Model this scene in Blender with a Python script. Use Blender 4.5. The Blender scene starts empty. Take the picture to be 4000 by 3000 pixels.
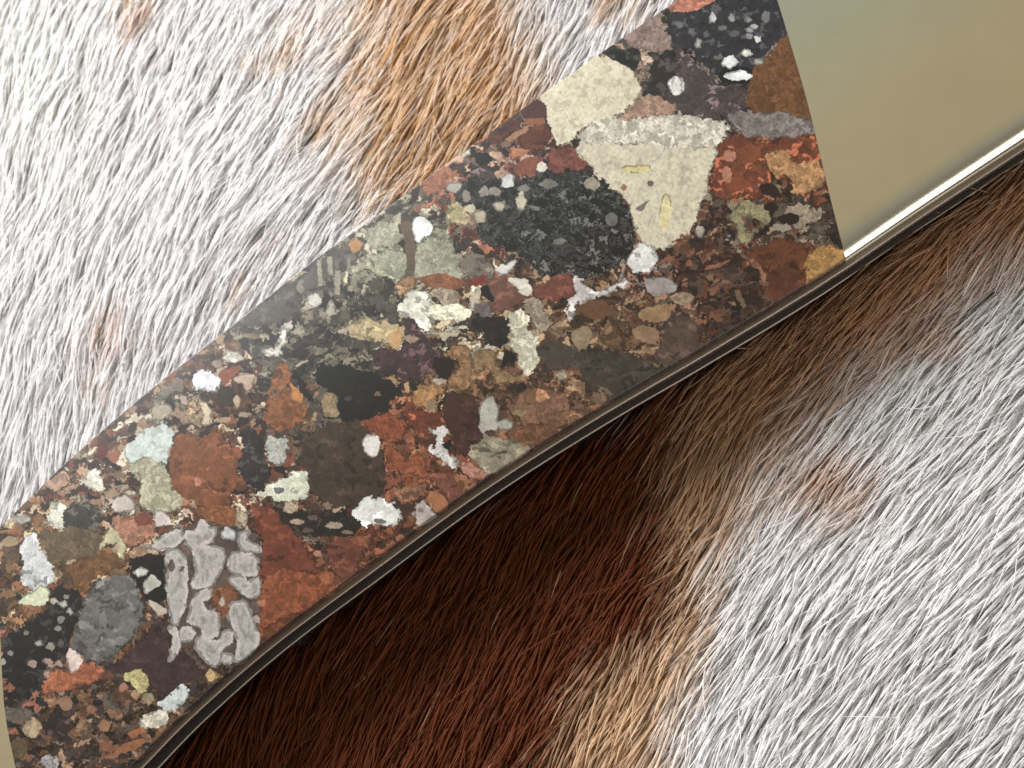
import bpy, math
import numpy as np
from mathutils import Vector, Matrix
sc = bpy.context.scene
COL = sc.collection
MM = 0.001                      # every length below is in millimetres, scaled once here
rng = np.random.default_rng(11)

# ------------------------------------------------------------------ camera
H = 8.8                         # height of the polished top of the knife above the hide, mm
WPX = 73.0 / 4000.0             # mm per photo pixel on that plane
HFOV = math.radians(34)
DIST = 36.5 / math.tan(HFOV / 2)
TILT = math.radians(16)
az = np.array([0.58, -0.81])
view_n = np.array([az[0] * math.sin(TILT), az[1] * math.sin(TILT), math.cos(TILT)])
cam_pos = np.array([0, 0, H]) + view_n * DIST
fwd = -view_n
right = np.array([1.0, 0, 0]); right = right - fwd * right.dot(fwd); right /= np.linalg.norm(right)
up = np.cross(right, fwd)
cd = bpy.data.cameras.new('camera'); cam = bpy.data.objects.new('camera', cd); COL.objects.link(cam)
m = Matrix(((right[0], up[0], -fwd[0], cam_pos[0] * MM), (right[1], up[1], -fwd[1], cam_pos[1] * MM),
            (right[2], up[2], -fwd[2], cam_pos[2] * MM), (0, 0, 0, 1)))
cam.matrix_world = m
cd.sensor_fit = 'HORIZONTAL'; cd.angle = HFOV
cd.clip_start = 0.005; cd.clip_end = 20
cd.dof.use_dof = True; cd.dof.focus_distance = (DIST - 0) * MM; cd.dof.aperture_fstop = 64.0
sc.camera = cam
FPX = 2000 / math.tan(HFOV / 2)

def to_world(px, py, z):
    """photo pixel (4000 x 3000) -> point of the horizontal plane z (mm)"""
    px = np.asarray(px, float); py = np.asarray(py, float)
    a = (px - 2000) / FPX; b = -(py - 1500) / FPX
    d = [fwd[i] + a * right[i] + b * up[i] for i in range(3)]
    t = (z - cam_pos[2]) / d[2]
    return cam_pos[0] + t * d[0], cam_pos[1] + t * d[1]

def to_px(x, y, z):
    v = [x - cam_pos[0], y - cam_pos[1], z - cam_pos[2]]
    dz = sum(v[i] * fwd[i] for i in range(3)); dx = sum(v[i] * right[i] for i in range(3)); dy = sum(v[i] * up[i] for i in range(3))
    return 2000 + FPX * dx / dz, 1500 - FPX * dy / dz

# ------------------------------------------------------------------ light
world = bpy.data.worlds.new('World'); sc.world = world; world.use_nodes = True
wn = world.node_tree; wn.nodes.clear()
wo = wn.nodes.new('ShaderNodeOutputWorld'); bg = wn.nodes.new('ShaderNodeBackground')
tc = wn.nodes.new('ShaderNodeTexCoord'); dot = wn.nodes.new('ShaderNodeVectorMath'); dot.operation = 'DOT_PRODUCT'
dot.inputs[1].default_value = Vector((-0.55, 0.83, 0.0)).normalized()
ramp = wn.nodes.new('ShaderNodeValToRGB')
ramp.color_ramp.elements[0].position = 0.18; ramp.color_ramp.elements[0].color = (0.10, 0.095, 0.09, 1)
ramp.color_ramp.elements[1].position = 1.0; ramp.color_ramp.elements[1].color = (0.52, 0.58, 0.60, 1)
for p_, c_ in ((0.42, (0.44, 0.43, 0.38)), (0.54, (0.56, 0.50, 0.355)), (0.650, (0.60, 0.525, 0.375)), (0.680, (0.51, 0.57, 0.50))):
    e = ramp.color_ramp.elements.new(p_); e.color = (*c_, 1)
wn.links.new(tc.outputs['Generated'], dot.inputs[0]); ma = wn.nodes.new('ShaderNodeMath'); ma.operation = 'MULTIPLY_ADD'; ma.inputs[1].default_value = 0.5; ma.inputs[2].default_value = 0.5
wn.links.new(dot.outputs['Value'], ma.inputs[0]); wn.links.new(ma.outputs[0], ramp.inputs[0])
wn.links.new(ramp.outputs[0], bg.inputs[0]); wn.links.new(bg.outputs[0], wo.inputs[0]); bg.inputs[1].default_value = 0.9

def area(name, loc, target, size, size_y, watts, color):
    l = bpy.data.lights.new(name, 'AREA'); l.shape = 'RECTANGLE'; l.size = size * MM; l.size_y = size_y * MM
    l.energy = watts; l.color = color
    o = bpy.data.objects.new(name, l); COL.objects.link(o); o.location = Vector(loc) * MM
    o.rotation_euler = (Vector(target) - Vector(loc)).to_track_quat('-Z', 'Y').to_euler()
    return o
area('window_light', (-185, 160, 172), (-6, 0, 4), 110, 140, 2.3, (1.0, 0.985, 0.985))
area('side_window_light', (320, -320, 310), (15, 5, 4), 380, 250, 1.35, (1.0, 0.98, 0.95))
sc.view_settings.view_transform = 'Standard'; sc.view_settings.look = 'None'
sc.view_settings.exposure = 0.0; sc.view_settings.gamma = 1.0
sc.cycles.max_bounces = 8; sc.cycles.use_denoising = True

# ------------------------------------------------------------------ helpers
def lin(c):
    c = np.asarray(c, float) / 255.0
    return np.where(c <= 0.04045, c / 12.92, ((c + 0.055) / 1.055) ** 2.4)

def hash2(ix, iy, seed):
    h = (ix.astype(np.int64) * 374761393 + iy.astype(np.int64) * 668265263 + seed * 2147483647) & 0xFFFFFFFF
    h = ((h ^ (h >> 13)) * 1274126177) & 0xFFFFFFFF
    h = ((h ^ (h >> 16)) * 2246822519) & 0xFFFFFFFF
    return ((h ^ (h >> 15)) & 0xFFFFFF) / float(0x1000000)

def vnoise(x, y, seed=0):
    ix = np.floor(x); iy = np.floor(y); fx = x - ix; fy = y - iy
    fx = fx * fx * (3 - 2 * fx); fy = fy * fy * (3 - 2 * fy)
    a = hash2(ix, iy, seed); b = hash2(ix + 1, iy, seed); c = hash2(ix, iy + 1, seed); d = hash2(ix + 1, iy + 1, seed)
    return (a * (1 - fx) + b * fx) * (1 - fy) + (c * (1 - fx) + d * fx) * fy

def fbm(x, y, seed=0, oct=3):
    s = 0; a = 1; t = 0
    for i in range(oct):
        s = s + a * vnoise(x * 2 ** i + 17.3 * i, y * 2 ** i - 9.1 * i, seed + i); t += a; a *= 0.5
    return s / t

def voronoi(x, y, seed):
    """cell id (two hashes) and F2-F1"""
    ix = np.floor(x); iy = np.floor(y)
    f1 = np.full(x.shape, 9.0); f2 = np.full(x.shape, 9.0); cx = np.zeros(x.shape); cy = np.zeros(x.shape)
    for dx in (-1, 0, 1):
        for dy in (-1, 0, 1):
            jx = ix + dx; jy = iy + dy
            qx = jx + hash2(jx, jy, seed); qy = jy + hash2(jx, jy, seed + 1)
            d = np.hypot(qx - x, qy - y)
            closer = d < f1
            f2 = np.where(closer, f1, np.minimum(f2, d)); cx = np.where(closer, jx, cx); cy = np.where(closer, jy, cy)
            f1 = np.where(closer, d, f1)
    return cx, cy, f2 - f1

def catmull(pts, n=8, closed=False):
    p = np.asarray(pts, float); k = len(p); out = []
    rngk = range(k) if closed else range(k - 1)
    for i in rngk:
        if closed: a, b, c, d = p[i - 1], p[i], p[(i + 1) % k], p[(i + 2) % k]
        else: a, b, c, d = p[max(i - 1, 0)], p[i], p[i + 1], p[min(i + 2, k - 1)]
        for j in range(n):
            t = j / n
            out.append(0.5 * ((2 * b) + (-a + c) * t + (2 * a - 5 * b + 4 * c - d) * t * t + (-a + 3 * b - 3 * c + d) * t ** 3))
    if not closed: out.append(p[-1])
    return np.array(out)

def resample(poly, n):
    s = np.r_[0, np.cumsum(np.hypot(*np.diff(poly, axis=0).T))]
    q = np.linspace(0, s[-1], n)
    return np.c_[np.interp(q, s, poly[:, 0]), np.interp(q, s, poly[:, 1])]

def inside(poly, x, y):
    r = np.zeros(x.shape, bool); n = len(poly)
    for i in range(n):
        x0, y0 = poly[i]; x1, y1 = poly[(i + 1) % n]
        if y0 == y1: continue
        c = ((y0 > y) != (y1 > y)) & (x < (x1 - x0) * (y - y0) / (y1 - y0) + x0)
        r ^= c
    return r

def seg_dist(poly, x, y):
    d = np.full(x.shape, 1e9); n = len(poly)
    for i in range(n):
        x0, y0 = poly[i]; x1, y1 = poly[(i + 1) % n]
        vx, vy = x1 - x0, y1 - y0; L = vx * vx + vy * vy + 1e-9
        t = np.clip(((x - x0) * vx + (y - y0) * vy) / L, 0, 1)
        d = np.minimum(d, np.hypot(x - x0 - t * vx, y - y0 - t * vy))
    return d

def mesh_grid(name, X, Y, Z, mat, parent, color=None, flat_ends=False):
    """grid of points (mm) -> mesh object of quads"""
    nu, nv = X.shape
    me = bpy.data.meshes.new(name)
    co = np.stack([X, Y, Z], -1).reshape(-1, 3) * MM
    i = np.arange(nu * nv).reshape(nu, nv)
    q = np.stack([i[:-1, :-1], i[:-1, 1:], i[1:, 1:], i[1:, :-1]], -1)
    if flat_ends: q = np.delete(q, [1, nu - 3], axis=0)            # end walls keep their own edge points
    q = q.reshape(-1, 4)
    me.vertices.add(len(co)); me.vertices.foreach_set('co', co.ravel())
    me.loops.add(q.size); me.loops.foreach_set('vertex_index', q.ravel().astype(np.int32))
    me.polygons.add(len(q)); me.polygons.foreach_set('loop_start', np.arange(0, q.size, 4, dtype=np.int32))
    me.polygons.foreach_set('loop_total', np.full(len(q), 4, np.int32))
    me.polygons.foreach_set('use_smooth', np.ones(len(q), bool))
    me.update(calc_edges=True)
    if color is not None:
        at = me.color_attributes.new('stone_colour', 'FLOAT_COLOR', 'POINT')
        at.data.foreach_set('color', np.c_[color.reshape(-1, 3), np.ones(nu * nv)].astype(np.float32).ravel())
    me.materials.append(mat)
    o = bpy.data.objects.new(name, me); COL.objects.link(o); o.parent = parent
    return o

def mat_new(name):
    mt = bpy.data.materials.new(name); mt.use_nodes = True
    nt = mt.node_tree; return mt, nt, nt.nodes['Principled BSDF']

# ------------------------------------------------------------------ materials
def noise_node(nt, scale, detail=4, rough=0.55, vec=None):
    n = nt.nodes.new('ShaderNodeTexNoise'); n.inputs['Scale'].default_value = scale; n.inputs['Detail'].default_value = detail
    n.inputs['Roughness'].default_value = rough
    if vec: nt.links.new(vec, n.inputs['Vector'])
    return n

def bump(nt, b, src, strength, dist):
    bp = nt.nodes.new('ShaderNodeBump'); bp.inputs['Strength'].default_value = strength; bp.inputs['Distance'].default_value = dist
    nt.links.new(src, bp.inputs['Height']); nt.links.new(bp.outputs[0], b.inputs['Normal'])

stone_mat, nt, b = mat_new('polished_stone')
at = nt.nodes.new('ShaderNodeAttribute'); at.attribute_name = 'stone_colour'
tc = nt.nodes.new('ShaderNodeTexCoord')
n = noise_node(nt, 3500, 5, 0.7, tc.outputs['Object'])
mr = nt.nodes.new('ShaderNodeMapRange'); mr.inputs['From Min'].default_value = 0.3; mr.inputs['From Max'].default_value = 0.7
mr.inputs['To Min'].default_value = 0.84; mr.inputs['To Max'].default_value = 1.16
nt.links.new(n.outputs['Fac'], mr.inputs['Value'])
sm = nt.nodes.new('ShaderNodeVectorMath'); sm.operation = 'SCALE'
nt.links.new(at.outputs['Color'], sm.inputs[0]); nt.links.new(mr.outputs[0], sm.inputs['Scale'])
nt.links.new(sm.outputs[0], b.inputs['Base Color'])
b.inputs['Roughness'].default_value = 0.32
b.inputs['Specular IOR Level'].default_value = 0.35
b.inputs['Coat Weight'].default_value = 0.22; b.inputs['Coat Roughness'].default_value = 0.07
bump(nt, b, n.outputs['Fac'], 0.08, 0.00004)

def metal(name, col, rough, scratch=0.0, tarnish=0.15):
    mt, nt, b = mat_new(name)
    tc = nt.nodes.new('ShaderNodeTexCoord')
    n = noise_node(nt, 260, 6, 0.6, tc.outputs['Object'])
    mx = nt.nodes.new('ShaderNodeMix'); mx.data_type = 'RGBA'
    mx.inputs[6].default_value = (*[c * (1 - tarnish) for c in col], 1); mx.inputs[7].default_value = (*col, 1)
    nt.links.new(n.outputs['Fac'], mx.inputs[0]); nt.links.new(mx.outputs[2], b.inputs['Base Color'])
    b.inputs['Metallic'].default_value = 1.0
    sp = noise_node(nt, 3600, 2, 0.5, tc.outputs['Object']); sr = nt.nodes.new('ShaderNodeValToRGB')
    sr.color_ramp.elements[0].position = 0.74; sr.color_ramp.elements[0].color = (1, 1, 1, 1); sr.color_ramp.elements[1].position = 0.80; sr.color_ramp.elements[1].color = (1.25, 1.22, 1.15, 1)
    nt.links.new(sp.outputs['Fac'], sr.inputs[0])
    ml = nt.nodes.new('ShaderNodeMix'); ml.data_type = 'RGBA'; ml.blend_type = 'MULTIPLY'; ml.inputs[0].default_value = 1
    nt.links.new(mx.outputs[2], ml.inputs[6]); nt.links.new(sr.outputs[0], ml.inputs[7]); nt.links.new(ml.outputs[2], b.inputs['Base Color'])
    mp = nt.nodes.new('ShaderNodeMapping'); mp.inputs['Scale'].default_value = (1, 9, 1); mp.inputs['Rotation'].default_value = (0, 0, math.radians(35))
    nt.links.new(tc.outputs['Object'], mp.inputs[0])
    n2 = noise_node(nt, 900, 6, 0.7, mp.outputs[0])
    mr = nt.nodes.new('ShaderNodeMapRange'); mr.inputs['To Min'].default_value = rough * 0.75; mr.inputs['To Max'].default_value = rough * 1.3
    nt.links.new(n2.outputs['Fac'], mr.inputs['Value']); nt.links.new(mr.outputs[0], b.inputs['Roughness'])
    if scratch:
        bump(nt, b, n2.outputs['Fac'], scratch, 0.00002)
        fine = b.inputs['Normal'].links[0].from_node
        n3 = noise_node(nt, 75, 1, 0.4, tc.outputs['Object']); wv = nt.nodes.new('ShaderNodeBump'); wv.inputs['Strength'].default_value = 0.35; wv.inputs['Distance'].default_value = 0.00025
        nt.links.new(n3.outputs['Fac'], wv.inputs['Height']); nt.links.new(wv.outputs[0], fine.inputs['Normal'])
    return mt
bolster_mat = metal('nickel_silver', (0.72, 0.66, 0.52), 0.19, 0.10)
liner_mat = metal('liner_metal', (0.25, 0.205, 0.17), 0.40, 0.35)
spring_mat, nt, b = mat_new('dark_spring_steel')
b.inputs['Base Color'].default_value = (0.012, 0.010, 0.009, 1); b.inputs['Metallic'].default_value = 0.0; b.inputs['Roughness'].default_value = 0.6
n = noise_node(nt, 700, 4); bump(nt, b, n.outputs['Fac'], 0.2, 0.00003)
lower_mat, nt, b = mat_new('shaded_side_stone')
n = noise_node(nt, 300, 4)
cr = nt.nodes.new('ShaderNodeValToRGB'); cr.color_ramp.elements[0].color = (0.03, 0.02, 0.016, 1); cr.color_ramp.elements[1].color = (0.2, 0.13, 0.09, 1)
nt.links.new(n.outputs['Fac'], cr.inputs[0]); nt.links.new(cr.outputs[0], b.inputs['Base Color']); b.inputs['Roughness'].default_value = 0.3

hair_mat, nt, b = mat_new('hide_hair')
at = nt.nodes.new('ShaderNodeAttribute'); at.attribute_name = 'coat_colour'
nt.links.new(at.outputs['Color'], b.inputs['Base Color'])
b.inputs['Roughness'].default_value = 0.5; b.inputs['Specular IOR Level'].default_value = 0.14
tl = nt.nodes.new('ShaderNodeBsdfTranslucent'); nt.links.new(at.outputs['Color'], tl.inputs['Color'])
mxs = nt.nodes.new('ShaderNodeMixShader'); mxs.inputs[0].default_value = 0.45
nt.links.new(b.outputs[0], mxs.inputs[1]); nt.links.new(tl.outputs[0], mxs.inputs[2]); nt.links.new(mxs.outputs[0], nt.nodes['Material Output'].inputs['Surface'])
skin_mat, nt, b = mat_new('hide_skin')
n = noise_node(nt, 300, 5)
cr = nt.nodes.new('ShaderNodeValToRGB'); cr.color_ramp.elements[0].color = (0.06, 0.04, 0.025, 1); cr.color_ramp.elements[1].color = (0.22, 0.16, 0.11, 1)
nt.links.new(n.outputs['Fac'], cr.inputs[0]); nt.links.new(cr.outputs[0], b.inputs['Base Color']); b.inputs['Roughness'].default_value = 0.8
bump(nt, b, n.outputs['Fac'], 0.5, 0.0004)

# ------------------------------------------------------------------ outline of the knife (photo pixels on the plane z = H)
TOP = catmull([(-560, 2700), (-330, 2400), (-45, 2095), (140, 1910), (297, 1760), (600, 1500), (905, 1262), (1228, 1004), (1430, 862),
               (1800, 590), (2100, 372), (2400, 160), (2640, -5), (2965, -228), (3400, -500), (3900, -790), (4300, -985)], 12)
BOT = catmull([(-330, 3690), (-100, 3560), (140, 3340), (350, 3145), (500, 3000), (700, 2795), (1013, 2520), (1400, 2228), (1870, 1885),
               (2300, 1610), (2700, 1375), (3050, 1165), (3305, 1003), (3600, 802), (4000, 538), (4400, 275), (4800, 10)], 12)
TL, TR, BL, BR = (-45, 2095), (2965, -228), (140, 3340), (3305, 1003)
JR = catmull([TR, (3037, 0), (3081, 146), (3157, 411), (3233, 728), (3296, 972), BR], 10)
JL = catmull([TL, (-18, 2300), (0, 2488), (19, 2773), (60, 3000), (100, 3180), BL], 10)
def cut(curve, a, b):
    ia = int(np.argmin(np.hypot(curve[:, 0] - a[0], curve[:, 1] - a[1]))); ib = int(np.argmin(np.hypot(curve[:, 0] - b[0], curve[:, 1] - b[1])))
    return curve[ia:ib + 1]
END_R = catmull([(4300, -985), (4620, -1060), (4860, -930), (4960, -640), (4930, -280), (4800, 10)], 12)
END_L = catmull([(-560, 2700), (-700, 2960), (-760, 3250), (-690, 3520), (-540, 3680), (-330, 3690)], 12)
outline_px = np.r_[TOP, END_R[1:-1], BOT[::-1], END_L[::-1][1:-1]]
ox, oy = to_world(outline_px[:, 0], outline_px[:, 1], H)
outline = resample(np.c_[ox, oy], 900)[:-1]

def offset(poly, d):
    t = np.roll(poly, -1, 0) - np.roll(poly, 1, 0); t /= np.linalg.norm(t, axis=1)[:, None]
    nrm = np.c_[-t[:, 1], t[:, 0]]                    # clockwise outline: left normal points outwards
    return poly + nrm * d
_t = offset(outline, 1.0)
if abs(np.dot(_t[:, 0], np.roll(_t[:, 1], -1)) - np.dot(_t[:, 1], np.roll(_t[:, 0], -1))) < abs(np.dot(outline[:, 0], np.roll(outline[:, 1], -1)) - np.dot(outline[:, 1], np.roll(outline[:, 0], -1))):
    _off = offset
    def offset(poly, d): return _off(poly, -d)

knife = bpy.data.objects.new('folding_pocket_knife', None); COL.objects.link(knife); knife.empty_display_size = 0.01
knife['label'] = 'folding pocket knife with pebbly stone handle and polished metal bolsters lying on the fur'
knife['category'] = 'pocket knife'

def plate(name, z0, z1, off, rb, mat, label=None):
    """solid plate of the knife's outline with rounded rim"""
    prof = []
    n = 5
    prof.append((z0, off - rb))
    for k in range(1, n + 1):
        a = math.pi / 2 * k / n; prof.append((z0 + rb * (1 - math.cos(a)), off - rb + rb * math.sin(a)))
    for k in range(0, n + 1):
        a = math.pi / 2 * k / n; prof.append((z1 - rb + rb * math.sin(a), off - rb + rb * math.cos(a)))
    wear = 0.035 * (fbm(outline[:, 0] / 2.5 + z1, outline[:, 1] / 2.5, 811, 3) - .5)[:, None]
    nn = offset(outline, 1.0) - outline
    side = np.clip((nn @ az) * 3 + .5, 0, 1)[:, None]             # the liners stand proud on the spring side only
    rings = [outline + nn * (side * o + (1 - side) * (min(off, 0) - 0.25 - (off - o)) + wear) for _, o in prof]
    me = bpy.data.meshes.new(name); N = len(outline); V = []; F = []
    for (z, _), r in zip(prof, rings): V += [(x * MM, y * MM, z * MM) for x, y in r]
    for k in range(len(prof) - 1):
        for i in range(N):
            j = (i + 1) % N; F.append((k * N + i, k * N + j, (k + 1) * N + j, (k + 1) * N + i))
    F.append(tuple(range(N))); F.append(tuple(range((len(prof) - 1) * N, len(prof) * N))[::-1])
    me.from_pydata(V, [], F); me.materials.append(mat)
    import bmesh
    bm = bmesh.new(); bm.from_mesh(me); bmesh.ops.recalc_face_normals(bm, faces=bm.faces); bm.to_mesh(me); bm.free()
    for p in me.polygons: p.use_smooth = len(p.vertices) == 4
    o = bpy.data.objects.new(name, me); COL.objects.link(o); o.parent = knife
    if label: o['label'] = label
    return o
plate('back_scale', 0.3, 3.20, -0.55, 0.5, lower_mat)
plate('liner', 3.203, 3.60, 0.22, 0.14, liner_mat)
plate('backspring', 3.603, 6.85, -0.15, 0.15, spring_mat)
plate('liner', 6.853, 7.597, 0.46, 0.16, liner_mat)

# ------------------------------------------------------------------ stone clasts traced from the photograph
CR = {0: (0, 0, 1), 2: (1300, 0, .633), 3: (2600, 0, .633), 4: (0, 1000, .633), 5: (1300, 1000, .633), 6: (2600, 1000, .633), 7: (0, 1950, .633)}
CL = []
def P(c, pts, col, st='p'): CL.append((c, pts, col, st))
def E(c, x, y, rx, ry, col, st='p'):
    n = 9; ph = (x * 7 + y * 3) % 6
    P(c, [(x + rx * math.cos(2 * math.pi * k / n + ph) * (1 + .13 * math.sin(k * 2.7 + x)), y + ry * math.sin(2 * math.pi * k / n + ph) * (1 + .13 * math.sin(k * 3.1 + y))) for k in range(n)], col, st)
# --- upper middle
P(2, [(1300,470),(1440,400),(1500,350),(1640,335),(1760,370),(1860,450),(1900,540),(1890,600),(1800,680),(1680,740),(1530,770),(1500,850),(1420,890),(1370,850),(1340,760),(1290,640),(1280,560)], (214,207,186), 'c')
P(2, [(960,800),(1040,740),(1150,730),(1160,770),(1060,860),(960,860)], (90,55,38))
P(2, [(1180,780),(1320,770),(1330,850),(1250,960),(1170,900),(1150,840)], (105,60,42))
P(2, [(1170,640),(1220,600),(1290,620),(1320,680),(1300,720),(1180,710)], (85,52,52))
P(2, [(1170,720),(1300,720),(1310,760),(1190,770)], (150,100,70))
P(2, [(1060,850),(1190,770),(1210,790),(1090,870)], (165,125,95))
P(2, [(540,1060),(700,1000),(740,1100),(640,1180),(560,1180)], (160,105,80), 'm')
P(2, [(1330,920),(1480,910),(1570,960),(1580,1010),(1500,1080),(1400,1080),(1330,1020)], (125,75,65), 'm')
P(2, [(1120,1020),(1200,970),(1300,980),(1240,1060),(1140,1080)], (135,80,65))
P(2, [(1090,900),(1220,920),(1180,960),(1110,960)], (180,120,90))
P(2, [(850,940),(960,930),(990,980),(900,1020)], (25,22,22))
P(2, [(780,930),(850,905),(850,940),(790,970)], (215,210,195))
P(2, [(850,1050),(920,1030),(1010,1090),(960,1140),(870,1120)], (85,72,72), 'm')
P(2, [(770,1150),(850,1090),(1000,1100),(1150,1110),(1300,1050),(1400,1050),(1580,1060),(1680,1130),(1780,1230),(1850,1340),(1870,1450),(1830,1560),(1750,1640),(1640,1700),(1500,1730),(1300,1690),(1150,1570),(950,1490),(880,1400),(900,1340),(780,1250)], (72,72,72), 'v')
for a in [(1080,1110,45,45,(205,205,208)),(1290,1030,35,30,(210,205,195)),(1600,1130,50,42,(150,145,130)),(1160,1240,32,55,(190,185,165)),(1030,1270,38,30,(185,180,160)),(850,1290,30,28,(190,185,165)),(905,1330,42,45,(180,170,150)),(1000,1180,40,28,(150,140,135)),(1720,1350,38,42,(112,112,112)),(1400,1490,42,18,(125,125,120)),(740,1150,45,35,(165,160,155)),(930,1180,30,30,(150,142,138)),(820,1210,26,40,(140,132,128)),(1330,1130,60,22,(120,118,116)),(1180,1160,40,25,(130,125,120))]: E(2, *a)
P(0, [(2250,590),(2290,545),(2380,530),(2560,520),(2790,520),(2800,560),(2770,720),(2740,800),(2700,880),(2610,960),(2590,975),(2520,960),(2480,880),(2450,800),(2380,720),(2330,680),(2290,630)], (206,199,180), 'c')
P(0, [(2260,520),(2300,480),(2400,460),(2560,440),(2700,450),(2830,470),(2840,520),(2800,570),(2600,575),(2400,555),(2290,560)], (200,196,184), 'b')
E(0, 2485,660,60,18,(215,205,150)); E(0, 2440,735,14,14,(150,110,85)); E(0, 2540,715,12,12,(120,105,90)); E(0, 2600,830,25,70,(215,205,160))
P(0, [(2480,810),(2540,780),(2520,810),(2500,830)], (120,115,115))
P(0, [(2450,1020),(2490,950),(2540,960),(2570,1010),(2550,1060),(2480,1060)], (225,225,226))
P(2, [(1800,200),(1960,100),(2060,110),(2100,250),(2080,320),(1900,290)], (150,128,122), 'm')
P(2, [(1680,320),(1780,290),(1890,290),(1890,380),(1840,410),(1740,370)], (45,45,42), 'v')
P(2, [(1920,520),(1980,400),(2050,320),(2130,330),(2212,420),(2212,560),(2120,600),(1930,600)], (50,44,44), 'm')
P(0, [(2640,190),(2700,220),(2760,290),(2830,330),(2920,340),(2920,420),(2840,450),(2760,470),(2660,430),(2590,400),(2620,330),(2640,280)], (86,74,76), 'm')
E(2, 2120,520,50,58,(220,220,220)); E(0, 2643,330,22,36,(218,216,216))
P(0, [(2480,400),(2560,370),(2640,410),(2620,440),(2540,450),(2420,470)], (165,135,118), 'm')
P(0, [(2605,45),(2740,25),(2800,-20),(3040,-30),(3060,100),(3070,130),(3010,190),(2990,240),(2930,290),(2830,310),(2740,250),(2700,190),(2630,170),(2605,100)], (54,52,59), 'm')
E(0, 2880,292,72,36,(20,18,20))
for a in [(2783,65,15,18,(195,195,200)),(2858,65,12,16,(160,160,162)),(2922,75,12,12,(160,160,165)),(2945,100,14,12,(175,175,180)),(2928,116,15,11,(165,165,168)),(2958,153,13,13,(215,215,218)),(2928,140,14,11,(140,140,145)),(2730,165,14,19,(170,168,165)),(2920,205,24,15,(215,215,212)),(2852,240,32,22,(215,218,225)),(2880,294,52,20,(236,238,246)),(2962,240,24,14,(160,160,150)),(2805,225,16,10,(112,102,92)),(2990,65,16,22,(120,118,125)),(2820,105,18,10,(110,108,118)),(2870,125,20,14,(95,93,102)),(2700,120,16,14,(100,98,104)),(2650,90,18,14,(105,102,108)),(2760,130,12,10,(92,90,98))]: E(0, *a)
P(0, [(3070,130),(3100,160),(3150,300),(3180,430),(3190,490),(3080,500),(2960,480),(2920,400),(2930,300),(3000,220)], (122,82,48), 'm')
P(0, [(2600,-30),(2790,-20),(2730,30),(2650,42),(2610,25)], (188,124,104), 'm')
P(0, [(2850,450),(2930,440),(3050,440),(3190,480),(3190,520),(3100,540),(2980,540),(2880,520)], (132,122,122), 'b')
P(0, [(2820,540),(2900,530),(2980,560),(3190,530),(3210,570),(3240,680),(3100,640),(3020,580),(2990,620),(3010,700),(3000,760),(2900,780),(2800,770),(2790,650)], (122,68,46), 'm')
E(0, 2930,600,45,38,(135,76,46)); E(0, 2880,720,50,28,(140,76,46)); E(0, 2850,610,28,22,(175,120,98)); E(0,2840,680,22,28,(180,125,100))
P(0, [(2990,610),(3060,580),(3120,640),(3190,620),(3220,680),(3220,710),(3140,760),(3110,750),(3080,700),(3020,680)], (185,140,95), 'b')
P(0, [(2960,730),(3000,715),(3040,740),(3050,770),(2990,765)], (50,32,30))
P(0, [(2840,840),(2900,790),(2970,800),(3010,850),(2990,890),(2950,850),(2900,860),(2940,930),(2900,950),(2870,880)], (150,142,110), 'm')
E(0,3010,810,30,18,(45,25,22)); E(0,3080,850,45,20,(48,28,26)); E(0,2736,905,18,24,(175,165,155)); E(0,3060,885,30,16,(150,140,130))
P(0, [(2960,960),(3050,930),(3130,940),(3180,960),(3150,1050),(3150,1120),(3080,1180),(3000,1150),(2960,1060),(2900,1000)], (108,62,38))
P(0, [(3150,1040),(3160,980),(3220,955),(3300,965),(3310,1010),(3200,1090),(3150,1110)], (180,138,80), 'm')
P(6, [(430,60),(860,60),(850,100),(870,170),(760,230),(640,230),(590,130),(520,60)], (105,60,40))
P(6, [(480,0),(540,10),(620,120),(610,190),(570,100)], (168,118,92)); P(6, [(420,200),(450,200),(500,300),(470,320)], (128,102,84)); P(6, [(250,60),(390,20),(330,60),(240,90)], (150,100,80)); E(6,100,260,70,40,(152,132,112),'m'); E(6,70,450,110,90,(82,64,60),'m')
# --- middle
P(4, [(1400,430),(1700,220),(1940,40),(2010,-20),(2230,-120),(2170,60),(1900,200),(1850,330),(1700,400),(1560,430)], (90,84,79))
P(4, [(1950,20),(1975,20),(1985,180),(1960,180)], (152,147,132)); P(4, [(2010,0),(2040,0),(2050,110),(2020,110)], (150,145,130)); P(4, [(2060,80),(2100,80),(2090,230),(2060,230)], (150,145,130)); E(4,1850,180,20,48,(130,124,114)); E(4,2150,60,14,60,(140,135,120)); E(4,2185,150,14,50,(140,135,120))
E(4,1935,270,42,46,(200,198,196)); E(4,2040,320,26,50,(170,165,155))
P(4, [(1620,580),(1700,560),(1740,420),(1790,400),(1780,480),(1750,560),(1720,630),(1660,620)], (222,217,212))
E(4,1430,620,60,42,(192,187,180),'m'); E(4,1540,490,50,18,(130,115,95)); E(4,1330,660,30,24,(150,135,125))
P(4, [(1190,730),(1210,700),(1280,705),(1340,740),(1345,820),(1260,840),(1200,800)], (224,227,242))
E(4,1090,790,38,42,(122,108,98))
P(4, [(1360,700),(1480,680),(1440,740),(1380,800),(1350,760)], (140,78,55)); P(4, [(1450,740),(1560,720),(1570,760),(1530,830),(1490,790),(1450,780)], (192,168,152))
P(4, [(1650,880),(1780,820),(1880,900),(1900,960),(1820,1050),(1740,1080),(1660,1050),(1640,960)], (136,86,50), 'm')
P(4, [(1680,700),(1750,650),(1800,720),(1790,800),(1700,830),(1640,860)], (155,100,60)); P(4, [(1790,780),(1870,850),(1860,910),(1800,890)], (190,130,70))
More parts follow.
